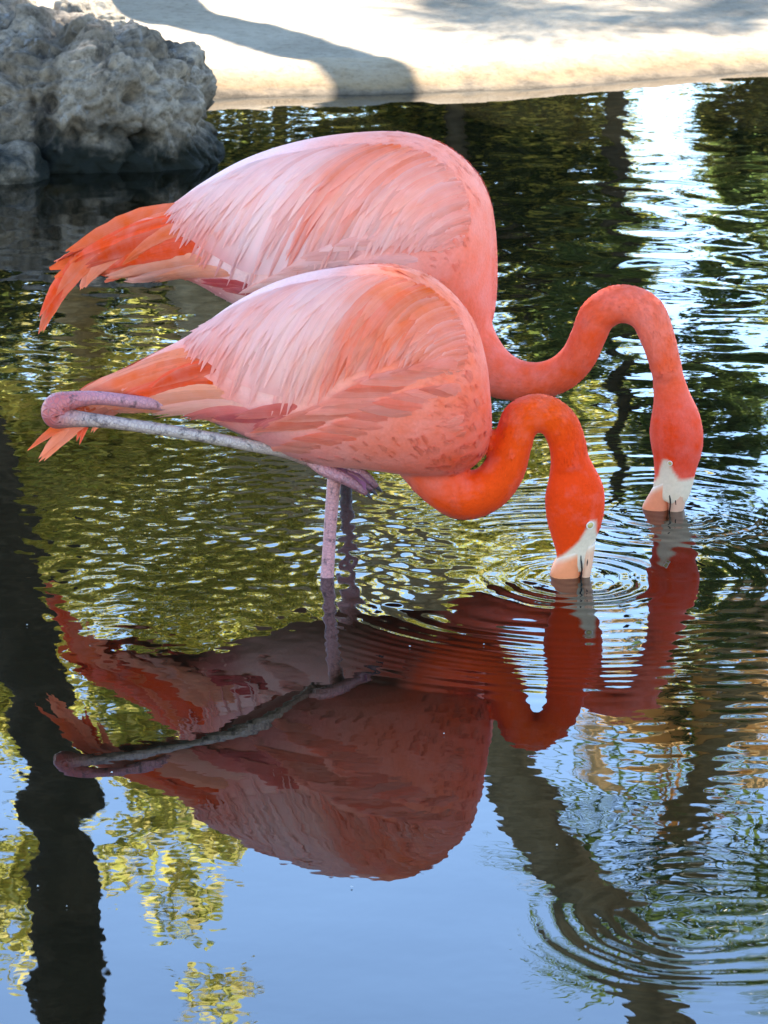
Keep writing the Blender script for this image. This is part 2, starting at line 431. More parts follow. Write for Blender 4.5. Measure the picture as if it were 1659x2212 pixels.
# ------------------------------------------------------------------ rocks
def build_rock(name, centre, half, mat, label, seed, sub=6, rough=1.0, box=3.0, group='rocks at the water edge', warp=None):
    bm = bmesh.new(); bmesh.ops.create_icosphere(bm, subdivisions=sub, radius=1.0)
    off = Vector((seed * 3.7, seed * 1.9, seed * 5.3))
    for v in bm.verts:
        n = v.co.normalized()
        k = (abs(n.x) ** box + abs(n.y) ** box + abs(n.z) ** box) ** (-1 / box)
        p = Vector((n.x * k * half[0], n.y * k * half[1], n.z * k * half[2]))
        if warp: p = warp(p)
        q = p + off
        wq = q + Vector((noise.noise(q * 7), noise.noise(q * 7 + Vector((9, 1, 3))), noise.noise(q * 7 + Vector((4, 7, 1))))) * 0.035
        d = 0.05 * noise.noise(q * 4.2) - 0.03
        for fr, am in ((7.5, 0.075), (17, 0.042), (37, 0.021), (80, 0.010)):
            d += am * min(abs(noise.noise(wq * fr + Vector((fr, 2, 9)))), 0.45)
        f = noise.voronoi(wq * 12)[0][0]
        if f < 0.34: d -= 0.034 * (1 - (f / 0.34) ** 3) * (1 if noise.noise(q * 5 + Vector((5, 5, 5))) > -0.1 else 0.2)
        f = noise.voronoi(wq * 31 + Vector((3, 1, 2)))[0][0]
        if f < 0.3: d -= 0.012 * (1 - (f / 0.3) ** 2)
        v.co = p + n * d * rough
    me = bpy.data.meshes.new(name); bm.to_mesh(me); bm.free()
    me.polygons.foreach_set('use_smooth', [True] * len(me.polygons)); me.materials.append(mat)
    o = bpy.data.objects.new(name, me); COL.objects.link(o); o.location = centre
    return tag(o, label, 'rock', group)
def rock_warp(p):
    # the right end leans outward towards the water, the top slopes down to the right
    q = Vector(p)
    q.x += 0.05 * max(0, -p.z) / 0.2 * (1 if p.x > 0 else 0)
    q.y -= 0.05 * (-p.z / 0.2) 
    return q
rc = onwater(150, 372)
build_rock('limestone_rock', (rc.x - .012, rc.y + 0.24, 0.075), (0.285, 0.23, 0.18), M_rock,
           'big pitted grey limestone rock standing at the water edge', 1, 7, 1.0, 3.2, warp=rock_warp)
rc = onwater(10, 398)
build_rock('limestone_rock', (rc.x - .012, rc.y + 0.1, -0.005), (0.09, 0.1, 0.066), M_rock,
           'small low grey rock in the water beside the big pitted rock', 2.3, 5, 0.4, 2.6)
build_rock('limestone_rock', (-0.86, 7.55, 0.1), (0.14, 0.2, 0.17), M_rock, 'grey rock top rising behind the big pitted rock', 4.1, 5, 0.7, 2.6)
build_rock('limestone_rock', (-0.66, 7.78, 0.12), (0.11, 0.14, 0.09), M_rock_tan, 'tan sunlit rock on the bank behind the big pitted rock', 5.7, 6, 0.8, 2.6)

# ------------------------------------------------------------------ flamingos
def lerp_color(points):
    """colour of the plumage by place: soft blend of patches (u, v, colour, radius)"""
    P = np.array([(p[0], p[1]) for p in points], float); C = np.array([srgb(*p[2]) for p in points])
    Rr = np.array([p[3] if len(p) > 3 else 70.0 for p in points])
    def f(u, v):
        d2 = (P[:, 0] - u) ** 2 + (P[:, 1] - v) ** 2
        wt = np.exp(-d2 / (2 * Rr ** 2)) + 1e-5 / (1 + d2 / 1e4)
        return (wt[:, None] * C).sum(0) / wt.sum() * ALB
    return f

ALB = np.array([0.96, 0.73, 0.62])      # plumage tones under the bluish light of the shade
class Plane:
    """the upright middle plane of a bird: distance D0 at column u0, D1 at column u1"""
    def __init__(s, u0, D0, u1, D1):
        a = ray(u0, 1106); b = ray(u1, 1106)
        s.p0 = Vector((a.x / a.y * D0, D0, 0)); p1 = Vector((b.x / b.y * D1, D1, 0))
        s.t = (p1 - s.p0).normalized(); s.n = Vector((s.t.y, -s.t.x, 0))   # towards the camera
        if s.n.y > 0: s.n = -s.n
    def at(s, u, v, off=0.0):
        d = ray(u, v); o = s.p0 + s.n * off
        t = (o - EYE).dot(s.n) / d.dot(s.n)
        return EYE + d * t
    def mirror(s, p):
        p = Vector(p); return p - s.n * (2 * (p - s.p0).dot(s.n))

def body_loft(pl, st, n=70, m=40, ex=2.15):
    q = catmull(st, n); V = []
    for tu, tv, bu, bv, wd in q:
        a = pl.at(tu, tv); b = pl.at(bu, bv); c = (a + b) / 2; h = (a - b) / 2
        for k in range(m):
            t = 2 * math.pi * k / m
            cs, sn = math.cos(t), math.sin(t)
            x = math.copysign(abs(cs) ** (2 / ex), cs); y = math.copysign(abs(sn) ** (2 / ex), sn)
            V.append(c + h * x + pl.n * (max(wd, 0.002) * y))
    F = []
    for i in range(n - 1):
        for k in range(m):
            k2 = (k + 1) % m
            F.append((i * m + k, i * m + k2, (i + 1) * m + k2, (i + 1) * m + k))
    F.append(tuple(range(m))[::-1]); F.append(tuple((n - 1) * m + k for k in range(m)))
    return np.array([tuple(v) for v in V]), F

def remesh(name, parts, voxel, smooth_it=6):
    V, F = join_arrays(parts)
    me = bpy.data.meshes.new(name); me.from_pydata([tuple(v) for v in V], [], F)
    bm = bmesh.new(); bm.from_mesh(me); bmesh.ops.recalc_face_normals(bm, faces=bm.faces); bm.to_mesh(me); bm.free()
    o = bpy.data.objects.new(name, me); COL.objects.link(o)
    r = o.modifiers.new('r', 'REMESH'); r.mode = 'VOXEL'; r.voxel_size = voxel; r.use_smooth_shade = True
    sm = o.modifiers.new('s', 'SMOOTH'); sm.factor = 0.5; sm.iterations = smooth_it
    dg = bpy.context.evaluated_depsgraph_get(); ev = o.evaluated_get(dg)
    me2 = bpy.data.meshes.new_from_object(ev)
    o.modifiers.clear(); o.data = me2; bpy.data.meshes.remove(me)
    me2.name = name
    return o

def feather_strip(P, N, width, colf, nx=4, root=0.3, tipround=0.75, cup=0.12, rng=random, fray=0.10):
    """a feather blade: P (n,3) midline, N (n,3) outward normals, width (max half), colf(t, s)->rgb"""
    n = len(P); T = np.gradient(P, axis=0); T /= np.linalg.norm(T, axis=1)[:, None] + 1e-12
    Sd = np.cross(N, T); Sd /= np.linalg.norm(Sd, axis=1)[:, None] + 1e-12
    V, C, U, F = [], [], [], []
    for i in range(n):
        t = i / (n - 1)
        wprof = (root + (1 - root) * min(1, t / 0.4)) * (1 - max(0, (t - tipround) / (1 - tipround)) ** 2.2) ** 0.8 if t < 1 else 0.05
        for k in range(nx):
            s = -1 + 2 * k / (nx - 1)
            jit = 1 + (rng.uniform(-fray, fray) if abs(s) > 0.9 else 0)
            off = Sd[i] * (s * width * wprof * jit) + N[i] * (-cup * width * s * s * wprof)
            if abs(s) > 0.9 and t > 0.5: off = off + T[i] * (rng.uniform(-0.5, 0.5) * width * 0.5)
            V.append(P[i] + off); C.append(colf(t, s)); U.append((k / (nx - 1), t))
    for i in range(n - 1):
        for k in range(nx - 1):
            F.append((i * nx + k, i * nx + k + 1, (i + 1) * nx + k + 1, (i + 1) * nx + k))
    return np.array(V), F, np.array(C), np.array(U)

def bez(a, c, b, n):
    t = np.linspace(0, 1, n)[:, None]; a, b, c = np.array(a, float), np.array(b, float), np.array(c, float)
    return (1 - t) ** 2 * a + 2 * t * (1 - t) * c + t * t * b

class Bird:
    def __init__(s, spec):
        s.sp = spec; s.pl = spec['plane']; s.rng = random.Random(spec['seed'])
        base = s.pl.at(*spec['foot']); base.z = 0
        s.root = empty('flamingo', base)
        tag(s.root, spec['label'], 'flamingo', 'flamingos feeding in the pond')
        s.col = lerp_color(spec['colors'])
        s.build_body()
    def build_body(s):
        sp, pl = s.sp, s.pl
        nk = catmull(sp['neck'], 90)
        npts = [pl.at(u, v, off) for u, v, r, off in nk]
        scale = (pl.at(900, 900) - EYE).length / FPX
        tv, tf = tube_arrays([tuple(p) for p in npts], nk[:, 2] * scale, 20)
        hd = catmull(sp['head'], 40)
        hp = [pl.at(u, v, off) for u, v, r, off in hd]
        hv, hf = tube_arrays([tuple(p) for p in hp], hd[:, 2] * scale, 22, flat=(np.array(pl.n), 0.72))
        s.scale = scale
        body = remesh('body', [body_loft(pl, sp['body']), (tv, tf), (hv, hf)] , 0.0036, 8)
        s.body = body
        s.spine = [np.array(p) for p in reversed(hp)] + [np.array(p) for p in reversed(npts)]
        ax = catmull(sp['body'], 30)[::-1]
        s.spine += [np.array((pl.at(a, b) + pl.at(c, d)) / 2) for a, b, c, d, e in ax]
        s.spine = np.array(s.spine); s.nneck = len(hp) + len(npts)
        me = body.data; nv = len(me.vertices)
        co = np.empty(nv * 3, np.float32); me.vertices.foreach_get('co', co); co = co.reshape(-1, 3)
        cols = np.ones((nv, 4), np.float32)
        for i, p in enumerate(co):
            q = Vector(p); d = (q - pl.p0).dot(pl.n); u, v = proj(q - pl.n * d)
            cols[i, :3] = s.skin_col(u, v)
        ca = me.color_attributes.new('Col', 'FLOAT_COLOR', 'POINT'); ca.data.foreach_set('color', cols.ravel())
        me.materials.clear(); me.materials.append(M_skin)
        body.parent = s.root; body.matrix_parent_inverse = Matrix.Translation(s.root.location).inverted()
        s.bvh = BVHTree.FromPolygons([Vector(c) for c in co], [tuple(p.vertices) for p in me.polygons])
        s.co = co
    def bare(s, u, v):
        """inside the bare white face skin"""
        poly = s.sp['face']; n = len(poly); ins = False
        for i in range(n):
            (x0, y0), (x1, y1) = poly[i], poly[(i + 1) % n]
            if (y0 > v) != (y1 > v) and u < (x1 - x0) * (v - y0) / (y1 - y0) + x0: ins = not ins
        return ins
    def edge_dist(s, u, v):
        poly = s.sp['face']; best = 1e9
        for i in range(len(poly)):
            (x0, y0), (x1, y1) = poly[i], poly[(i + 1) % len(poly)]
            dx, dy = x1 - x0, y1 - y0; t = min(max(((u - x0) * dx + (v - y0) * dy) / (dx * dx + dy * dy), 0), 1)
            best = min(best, math.hypot(u - x0 - t * dx, v - y0 - t * dy))
        return best
    def skin_col(s, u, v):
        fc = s.sp['face']
        if u < fc[1][0] - 130 or v < fc[1][1] - 20: return s.col(u, v)
        d = s.edge_dist(u, v) * (1 if s.bare(u, v) else -1)
        k = min(max(0.5 + d / 9.0, 0), 1); k = k * k * (3 - 2 * k)
        return srgb(220, 194, 166) * k + s.col(u, v) * (1 - k)
    def hit(s, u, v):
        d = ray(u, v).normalized(); h = s.bvh.ray_cast(EYE, d)
        if h[0] is not None:
            n = h[1]; n = n if n.dot(d) < 0 else -n
            return h[0], n
        return None
    def path3d(s, uv, lift, smooth=3, planeoff=0.02):
        """image curve -> points lying on the bird's near side, lifted by lift(t)"""
        P, N, ok = [], [], []
        for u, v in uv:
            h = s.hit(u, v)
            if h: P.append(np.array(h[0])); N.append(np.array(h[1])); ok.append(1)
            else: P.append(None); N.append(None); ok.append(0)
        last = None; n = len(uv)
        for i in range(n):
            if ok[i]: last = (P[i] - np.array(s.pl.p0)) @ np.array(s.pl.n); continue
            # off the edge of the body: keep the last depth, easing to the middle plane
            off = planeoff if last is None else max(planeoff, last * 0.92)
            last = off
            P[i] = np.array(s.pl.at(uv[i][0], uv[i][1], off)); N[i] = np.array(s.pl.n) * 0.95 + np.array((0, 0, 0.3))
        P = np.array(P); N = np.array(N)
        for _ in range(smooth):
            P[1:-1] = 0.25 * P[:-2] + 0.5 * P[1:-1] + 0.25 * P[2:]
            N[1:-1] = 0.25 * N[:-2] + 0.5 * N[1:-1] + 0.25 * N[2:]
        N /= np.linalg.norm(N, axis=1)[:, None]
        t = np.linspace(0, 1, n)
        return P + N * np.array([lift(x) for x in t])[:, None], N, uv
    def feather(s, parent, uv, width, lift, colf, far=None, **kw):
        P, N, _ = s.path3d(uv, lift)
        V, F, C, U = feather_strip(P, N, width, colf, rng=s.rng, **kw)
        o = mesh_obj('feather', V, F, M_feather, None, C, U)
        s.adopt(o, parent)
        if far is not None:
            V2 = np.array([tuple(s.pl.mirror(v)) for v in V])
            o2 = mesh_obj('feather', V2, [f[::-1] for f in F], M_feather, None, C, U); s.adopt(o2, far)
    def adopt(s, o, parent):
        o.parent = parent; o.matrix_parent_inverse = Matrix.Translation(s.root.location).inverted()
        if parent.parent is not None:   # second level: parent's own world matrix is the identity
            o.matrix_parent_inverse = Matrix.Identity(4)
    def part(s, name, V, F, mat, cols=None, uvs=None, parent=None, label=None):
        o = mesh_obj(name, V, F, mat, None, cols, uvs); s.adopt(o, parent or s.root)
        if label: o['label'] = label
        return o
    def wing(s):
        A = catmull(s.sp['wing_root'], 60); B = catmull(s.sp['wing_tip'], 60)
        bow = s.sp['wing_bow']
        def curve(q, t0=0.0, t1=1.0, n=12, jit=0.0):
            i = q * 59; a = A[int(i)]; b = B[int(i)]
            a = a + (A[min(int(i) + 1, 59)] - a) * (i - int(i)); b = b + (B[min(int(i) + 1, 59)] - b) * (i - int(i))
            j = s.rng.uniform(-jit, jit)
            c = np.array([a[0] * (1 - bow[0]) + b[0] * bow[0], a[1] * (1 - bow[1]) + b[1] * bow[1]])
            full = bez(a, c, b + np.array([j, j * 0.5]), 60)
            sel = np.linspace(t0 * 59, t1 * 59, n)
            return np.stack([np.interp(sel, np.arange(60), full[:, 0]), np.interp(sel, np.arange(60), full[:, 1])], 1)
        # the wing's own sheet, just under the feathers
        g = []; ng = 30; ngj = 16; C = []
        for i in range(ng):
            P, N, uv = s.path3d(curve(i / (ng - 1), 0.02, 0.93, ngj), lambda t: 0.0004 + 0.0012 * t, 2)
            g.append(P); C += [s.col(*p) for p in uv]
        g = np.array(g).reshape(-1, 3)
        F = [(i * ngj + j, i * ngj + j + 1, (i + 1) * ngj + j + 1, (i + 1) * ngj + j) for i in range(ng - 1) for j in range(ngj - 1)]
        U = [(i / 8, j / ngj) for i in range(ng) for j in range(ngj)]
        w1 = s.part('wing', g, F, M_down, C, U)
        g2 = np.array([tuple(s.pl.mirror(v)) for v in g])
        w2 = s.part('wing', g2, [f[::-1] for f in F if f[0] // ngj > 9], M_down, C, U)
        for (n, t0, t1, wd, l0, l1) in s.sp['wing_rows']:
            order = list(range(n))
            for k in order:
                q = min(max((k + 0.5 + s.rng.uniform(-0.4, 0.4)) / n, 0), 1)
                e = t1 + s.rng.uniform(-0.07, 0.05) if t1 < 1 else t1 + s.rng.uniform(-0.05, 0.03)
                b0 = max(0, t0 + s.rng.uniform(-0.05, 0.05))
                uv = curve(q, b0, min(e, 1.05), 12, 10)
                tint = s.rng.gauss(0, 1); edge = s.rng.uniform(0.1, 0.6); side = s.rng.choice((-1, 1))
                coh = 0.5 + 1.5 * noise.noise((q * 13.0, s.sp['seed'], 0.5)) + 0.5 * noise.noise((q * 37.0, s.sp['seed'] + 4, t1))
                zone = min(1.0, max(0.0, s.sp['streak'](uv[6][0], uv[6][1]) * (coh * 1.5 + s.rng.uniform(-0.15, 0.25))))
                fade = 1 - min(max((q - 0.78) / 0.22, 0), 1)
                org = srgb(*s.rng.choice([(248, 120, 70), (245, 100, 40), (250, 132, 86)])) * ALB
                pal = srgb(255, 226, 222) * ALB
                def colf(t, sx, uv=uv, tint=tint, edge=edge, zone=zone, org=org, side=side):
                    i = min(int(t * 11), 11); c = np.array(s.col(uv[i][0], uv[i][1]))
                    k = zone * (0.7 + 0.3 * sx * side) * (1 - 0.25 * t)
                    c = c * (1 - k) + org * k
                    c = c * (1 + 0.06 * tint)
                    k = (edge * (0.5 + 0.5 * sx * side) ** 2 * 0.8 + 0.10 * t) * (1 - 0.55 * zone)
                    return np.clip(c * (1 - k) + pal * k, 0, 0.95)
                lo = l0 + s.rng.uniform(0, 0.0006); hi = l1 + s.rng.uniform(0, 0.0016)
                s.feather(w1, uv, wd * s.rng.uniform(0.8, 1.2), lambda t: (lo + (hi - lo) * t ** 1.3) * (0.25 + 0.75 * fade), colf, w2 if q > 0.33 else None, tipround=0.3, fray=0.12, cup=0.24)
    def plumes(s, name, items, far=True):
        """tail and thigh plumes given one by one: (root, control, tip, half width m, lift, colour)"""
        holder = None; far_h = None
        for (a, c, b, wd, lf, colr, n) in items:
            for k in range(n):
                j = np.array([s.rng.uniform(-9, 9), s.rng.uniform(-6, 6)]) * (k > 0)
                uv = bez(np.array(a) + j, np.array(c) + j, np.array(b) + j * 1.4, 14)
                base = srgb(*colr) * ALB * s.rng.uniform(0.85, 1.12); pal = srgb(250, 190, 170) * ALB
                e = s.rng.uniform(0.05, 0.4)
                colf = lambda t, sx, base=base, e=e: np.clip(base * (1 - e * abs(sx) ** 2 * 0.6) + pal * e * abs(sx) ** 2 * 0.6, 0, 0.95)
                lo = lf + s.rng.uniform(0, 0.002)
                P, N, _ = s.path3d(uv, lambda t: lo * t - 0.001, 4, 0.006)
                V, F, C, U = feather_strip(P, N, wd * s.rng.uniform(0.85, 1.15), colf, rng=s.rng, tipround=0.4, root=0.06 if name == 'flank_plume' else 0.3)
                if holder is None:
                    holder = s.part(name, V, F, M_feather, C, U)
                else:
                    o = mesh_obj('feather', V, F, M_feather, None, C, U); s.adopt(o, holder)
                if far and k % 2 == 0:
                    V2 = np.array([tuple(s.pl.mirror(v)) for v in V])
                    o = mesh_obj('feather', V2, [f[::-1] for f in F], M_feather, None, C, U); s.adopt(o, holder)
    def contour(s):
        """small overlapping feathers over breast, back, neck and head: too many to count"""
        me = s.body.data; rng = np.random.RandomState(s.sp['seed'] + 50)
        npoly = len(me.polygons); area = np.empty(npoly, np.float32); me.polygons.foreach_get('area', area)
        cen = np.empty(npoly * 3, np.float32); me.polygons.foreach_get('center', cen); cen = cen.reshape(-1, 3)
        nor = np.empty(npoly * 3, np.float32); me.polygons.foreach_get('normal', nor); nor = nor.reshape(-1, 3)
        D = np.empty(npoly, np.int32); 
        for a in range(0, npoly, 4000):
            d = ((cen[a:a + 4000, None, :] - s.spine[None]) ** 2).sum(-1); D[a:a + 4000] = d.argmin(1)
        T = np.gradient(s.spine, axis=0)
        isneck = (D < s.nneck - 22) | np.array([proj(c)[0] > s.sp['neck_u'] for c in cen])
        dens = area * np.where(isneck, 9.0, 1.0); dens /= dens.sum()
        n = s.sp['ncontour']
        pick = rng.choice(npoly, n, p=dens)
        Vs, Fs, Cs, Us = [], [], [], []; cnt = 0
        nx, ny = 3, 4
        for i in pick:
            p = cen[i].astype(float); nn = nor[i].astype(float)
            q = Vector(p); d = (q - s.pl.p0).dot(s.pl.n); u, v = proj(q - s.pl.n * d)
            if s.bare(u, v) or p[2] < 0.004: continue
            if s.sp['beakline'](u, v): continue
            tng = T[D[i]].copy()
            if not isneck[i]: tng = tng / np.linalg.norm(tng) + np.array([0, 0, -0.35]) * s.sp['droop'](u, v)
            tng = tng + rng.normal(0, 0.12, 3) * np.linalg.norm(tng)
            tng -= nn * (tng @ nn); L = np.linalg.norm(tng)
            if L < 1e-6: continue
            tng /= L
            if isneck[i]:
                hd = D[i] < 42
                ln, wd, lf = (0.010, 0.0035, 0.0011) if not hd else (0.007, 0.0028, 0.0008)
            else:
                ln, wd, lf = 0.046, 0.0085, 0.0010
            if u > 930 and not isneck[i]: ln, wd = ln * 0.55, wd * 0.75
            k = rng.uniform(0.75, 1.3); ln *= k; wd *= rng.uniform(0.8, 1.25)
            sd = np.cross(nn, tng)
            base = np.array(s.col(u, v)); var = rng.normal(0, 1)
            c0 = base * (1 + (0.05 if not isneck[i] else 0.03) * var); pal = srgb(250, 170, 150) * ALB
            e = rng.uniform(0, 0.25) if not isneck[i] else rng.uniform(0, 0.06)
            for a in range(ny):
                t = a / (ny - 1); wp = [0.6, 1.0, 0.85, 0.25][a]
                for b in range(nx):
                    sx = b - 1
                    Vs.append(p + tng * (ln * (t - 0.25)) + sd * (sx * wd * wp) + nn * (-0.0006 + lf * t - 0.0012 * abs(sx) * wd / 0.0085 - (ln ** 2) * t * t * 1.6))
                    Cs.append(np.clip(c0 * (1 - e * t) + pal * e * t, 0, 0.95)); Us.append((b / 2 + i % 37, t))
            for a in range(ny - 1):
                for b in range(nx - 1):
                    o = cnt + a * nx + b; Fs.append((o, o + 1, o + nx + 1, o + nx))
            cnt += nx * ny
        o = s.part('contour_feathers', np.array(Vs), np.array(Fs), M_down, np.array(Cs), np.array(Us)); o['kind'] = 'stuff'
    def limb(s, name, pts, cols, label=None, nseg=14, parent=None, n=60, vscale=1.0):
        q = catmull(pts, n); P = [tuple(s.pl.at(u, v, off)) for u, v, r, off in q]
        V, F = tube_arrays(P, q[:, 2] * s.scale, nseg)
        cc = np.array([srgb(*c) for c in cols]); t = np.linspace(0, 1, len(cols))
        C = []; U = []
        L = np.concatenate([[0], np.cumsum(np.linalg.norm(np.diff(np.array(P), axis=0), axis=1))])
        for i in range(n):
            f = i / (n - 1); c = [np.interp(f, t, cc[:, k]) for k in range(3)]
            for k in range(nseg): C.append(c); U.append((k / nseg * 2, L[i] * 160))
        C += [C[0], C[-1]]; U += [(0, 0), (0, 1)]
        return s.part(name, V, F, M_leg, np.array(C), np.array(U), parent, label)
    def bill(s):
        """upper and lower bill, kinked towards the throat, dipping below the water"""
        pl = s.pl
        for name, prof, thick, label in s.sp['bill']:
            q = catmull([(a[0], a[1], b[0], b[1], wd) for a, b, wd in prof], 24); V = []; C = []; m = 16
            for i, (x0, y0, x1, y1, wd) in enumerate(q):
                a = pl.at(x0, y0, s.sp['bill_off']); b = pl.at(x1, y1, s.sp['bill_off']); c = (a + b) / 2; h = (a - b) / 2
                f = i / 23
                for k in range(m):
                    t = 2 * math.pi * k / m
                    cs, sn = math.cos(t), math.sin(t)
                    V.append(tuple(c + h * math.copysign(abs(cs) ** 0.8, cs) + pl.n * (wd * math.copysign(abs(sn) ** 0.8, sn))))
                    C.append(srgb(*[np.interp(f, (0, 0.12, 0.5, 0.62, 1), [thick[0][j], thick[1][j], thick[1][j], 40, 30]) for j in range(3)]))
            F = [(i * m + k, i * m + (k + 1) % m, (i + 1) * m + (k + 1) % m, (i + 1) * m + k) for i in range(23) for k in range(m)]
            F.append(tuple(range(m))[::-1]); F.append(tuple(23 * m + k for k in range(m)))
            s.part(name, V, F, M_bill, np.array(C), None, None, label)
        for pts in s.sp['slits']:
            P = [tuple(pl.at(u, v, s.sp['bill_off'] + o)) for u, v, o in catmull(pts, 10)]
            V, F = tube_arrays(P, np.interp(np.linspace(0, 1, 10), (0, 0.5, 1), (0.0004, 0.0011, 0.0009)), 6)
            s.part('bill_slit', V, F, M_pupil)
    def eye(s):
        u, v, r = s.sp['eye']; h = s.hit(u, v)
        if h: p, n = h
        else: p, n = s.pl.at(u, v, 0.02), s.pl.n
        p = Vector(p); n = Vector(n).normalized()
        def ball(c, rad, mat, name, parent=None, fl=1.0):
            bm = bmesh.new(); bmesh.ops.create_uvsphere(bm, u_segments=20, v_segments=12, radius=rad)
            rot = n.to_track_quat('Z', 'Y').to_matrix().to_4x4()
            bmesh.ops.transform(bm, matrix=Matrix.Translation(c) @ rot @ Matrix.Diagonal((1, 1, fl, 1)), verts=bm.verts)
            me = bpy.data.meshes.new(name); bm.to_mesh(me); bm.free()
            me.polygons.foreach_set('use_smooth', [True] * len(me.polygons)); me.materials.append(mat)
            o = bpy.data.objects.new(name, me); COL.objects.link(o); s.adopt(o, parent or s.root); return o
        rad = r * s.scale
        e = ball(p + n * 0.0008, rad, M_eye, 'eye', None, 0.5)
        ball(p + n * (rad * 0.36), rad * 0.56, M_pupil, 'pupil', e, 0.5)
        # eyelid ring
        a = n.orthogonal().normalized(); b = n.cross(a)
        ring = [tuple(p + n * 0.0012 + (a * math.cos(t) + b * math.sin(t)) * rad * 1.08) for t in np.linspace(0, 2 * math.pi, 25)]
        V, F = tube_arrays(ring, [rad * 0.22] * 25, 8, False)
        C = np.tile(srgb(222, 205, 190), (len(V), 1)); s.part('eyelid', V, F, M_bill, C, None, e)
        # the far eye
        p2 = s.pl.mirror(p); n2 = n - s.pl.n * (2 * n.dot(s.pl.n)); n_old = n
        n = n2
        ball(p2 + n2 * 0.0008, rad, M_eye, 'eye', None, 0.5)

front_plane = Plane(110, 4.0, 1170, 4.01)
back_plane = Plane(90, 4.58, 1440, 4.315)

FRONT = dict(seed=11, plane=front_plane, foot=(708, 1240),
  label='deep orange flamingo standing on one leg with the other leg folded back',
  body=[(178, 849, 180, 872, .005), (250, 808, 245, 882, .02), (330, 766, 330, 890, .034), (410, 724, 430, 898, .05), (500, 660, 510, 930, .067),
        (600, 610, 600, 972, .083), (710, 583, 690, 1000, .094), (830, 574, 780, 1008, .1), (920, 594, 870, 1020, .099), (985, 642, 930, 1026, .093),
        (1029, 705, 985, 1018, .08), (1051, 780, 1025, 998, .064), (1059, 850, 1048, 968, .045), (1062, 890, 1061, 930, .02)],
  neck=[(905, 930, 92, 0), (925, 990, 72, 0), (955, 1040, 58, 0), (1003, 1070, 54, 0), (1055, 1054, 50, 0), (1090, 1012, 46, 0), (1108, 955, 43, 0), (1127, 905, 42, 0),
        (1170, 892, 41, 0), (1208, 916, 41, 0), (1227, 965, 41, 0), (1231, 1005, 42, 0)],
  head=[(1229, 985, 40, 0), (1236, 1022, 52, 0), (1241, 1057, 64, 0), (1242, 1092, 66, 0), (1241, 1130, 60, 0), (1240, 1160, 50, 0), (1240, 1190, 41, 0), (1238, 1216, 37, 0), (1236, 1232, 32, 0)],
  face=[(1286, 1118), (1273, 1114), (1262, 1135), (1248, 1160), (1222, 1186), (1196, 1208), (1150, 1225), (1150, 1300), (1340, 1300), (1340, 1160), (1293, 1160), (1286, 1140)],
  eye=(1274, 1134, 7.5), bill_off=0.0,
  bill=[('lower_bill', [((1262, 1178), (1206, 1200), .017), ((1259, 1200), (1193, 1222), .0175), ((1255, 1225), (1188, 1240), .017), ((1250, 1252), (1190, 1256), .016),
                        ((1236, 1280), (1176, 1275), .014), ((1205, 1305), (1160, 1290), .010), ((1172, 1318), (1150, 1308), .005)], [(220, 194, 166), (234, 136, 88)], 'deep peach lower half of the bill'),
        ('upper_bill', [((1287, 1168), (1258, 1178), .014), ((1283, 1195), (1256, 1200), .014), ((1279, 1222), (1254, 1226), .0135), ((1272, 1250), (1250, 1252), .012),
                        ((1256, 1290), (1232, 1280), .010), ((1222, 1318), (1200, 1303), .007), ((1176, 1330), (1168, 1320), .004)], [(220, 194, 166), (226, 168, 132)], 'thin pale upper half of the bill')],
  slits=[[(1254, 1183, .012), (1255, 1205, .0152), (1257, 1230, .0155), (1254, 1254, .0145)], [(1272, 1200, .0128), (1269, 1213, .0132), (1268, 1226, .0125)]],
  wing_root=[(470, 706), (540, 664), (620, 626), (720, 602), (830, 596), (910, 616), (966, 655), (1000, 706), (1010, 760), (1000, 800)],
  wing_tip=[(394, 748), (406, 772), (435, 800), (510, 862), (625, 894), (735, 842), (815, 808), (875, 797), (925, 793), (960, 802)],
  wing_bow=(0.66, 0.10),
  wing_rows=[(54, 0.05, 1.0, 0.0088, .0012, .0036), (48, 0.0, 0.91, 0.0086, .0016, .0042), (42, 0.0, 0.74, 0.0084, .0018, .0042), (34, 0.0, 0.52, 0.0078, .0018, .0036)],
  streak=lambda u, v: 1.45 * math.exp(-(((u - 800) + (v - 700) * 0.7) / 110) ** 2) + 0.25,
  colors=[(830, 580, (250, 150, 122), 70), (600, 650, (253, 214, 212), 95), (470, 730, (253, 218, 220), 95), (680, 700, (252, 204, 196), 80), (900, 650, (250, 138, 100), 60), (780, 720, (250, 140, 100), 60),
          (680, 830, (247, 180, 160), 60), (560, 830, (252, 208, 206), 60), (1000, 720, (248, 136, 112), 50), (940, 760, (248, 152, 126), 60), (1040, 850, (240, 108, 84), 60), (900, 900, (242, 142, 124), 80), (800, 900, (243, 152, 136), 80),
          (700, 940, (234, 152, 148), 70), (640, 985, (220, 140, 150), 50), (950, 980, (236, 104, 80), 50), (1040, 960, (236, 98, 74), 50), (870, 1000, (236, 124, 108), 50),
          (960, 1070, (236, 84, 30), 60), (1060, 1050, (236, 84, 26), 50), (1110, 950, (238, 88, 30), 50), (1170, 880, (241, 98, 44), 50), (1225, 980, (235, 70, 10), 50), (1240, 1080, (233, 74, 22), 60), (1240, 1150, (233, 76, 28), 40),
          (350, 790, (247, 134, 92), 60), (440, 800, (236, 98, 64), 45), (250, 850, (251, 176, 150), 50), (350, 870, (250, 176, 154), 45), (500, 850, (236, 110, 80), 35), (570, 895, (196, 84, 104), 30), (480, 905, (214, 120, 126), 40), (190, 860, (248, 150, 112), 40)],
  droop=lambda u, v: 1.0 if u < 880 else 0.4,
  beakline=lambda u, v: False,
  ncontour=11000, neck_u=1066)
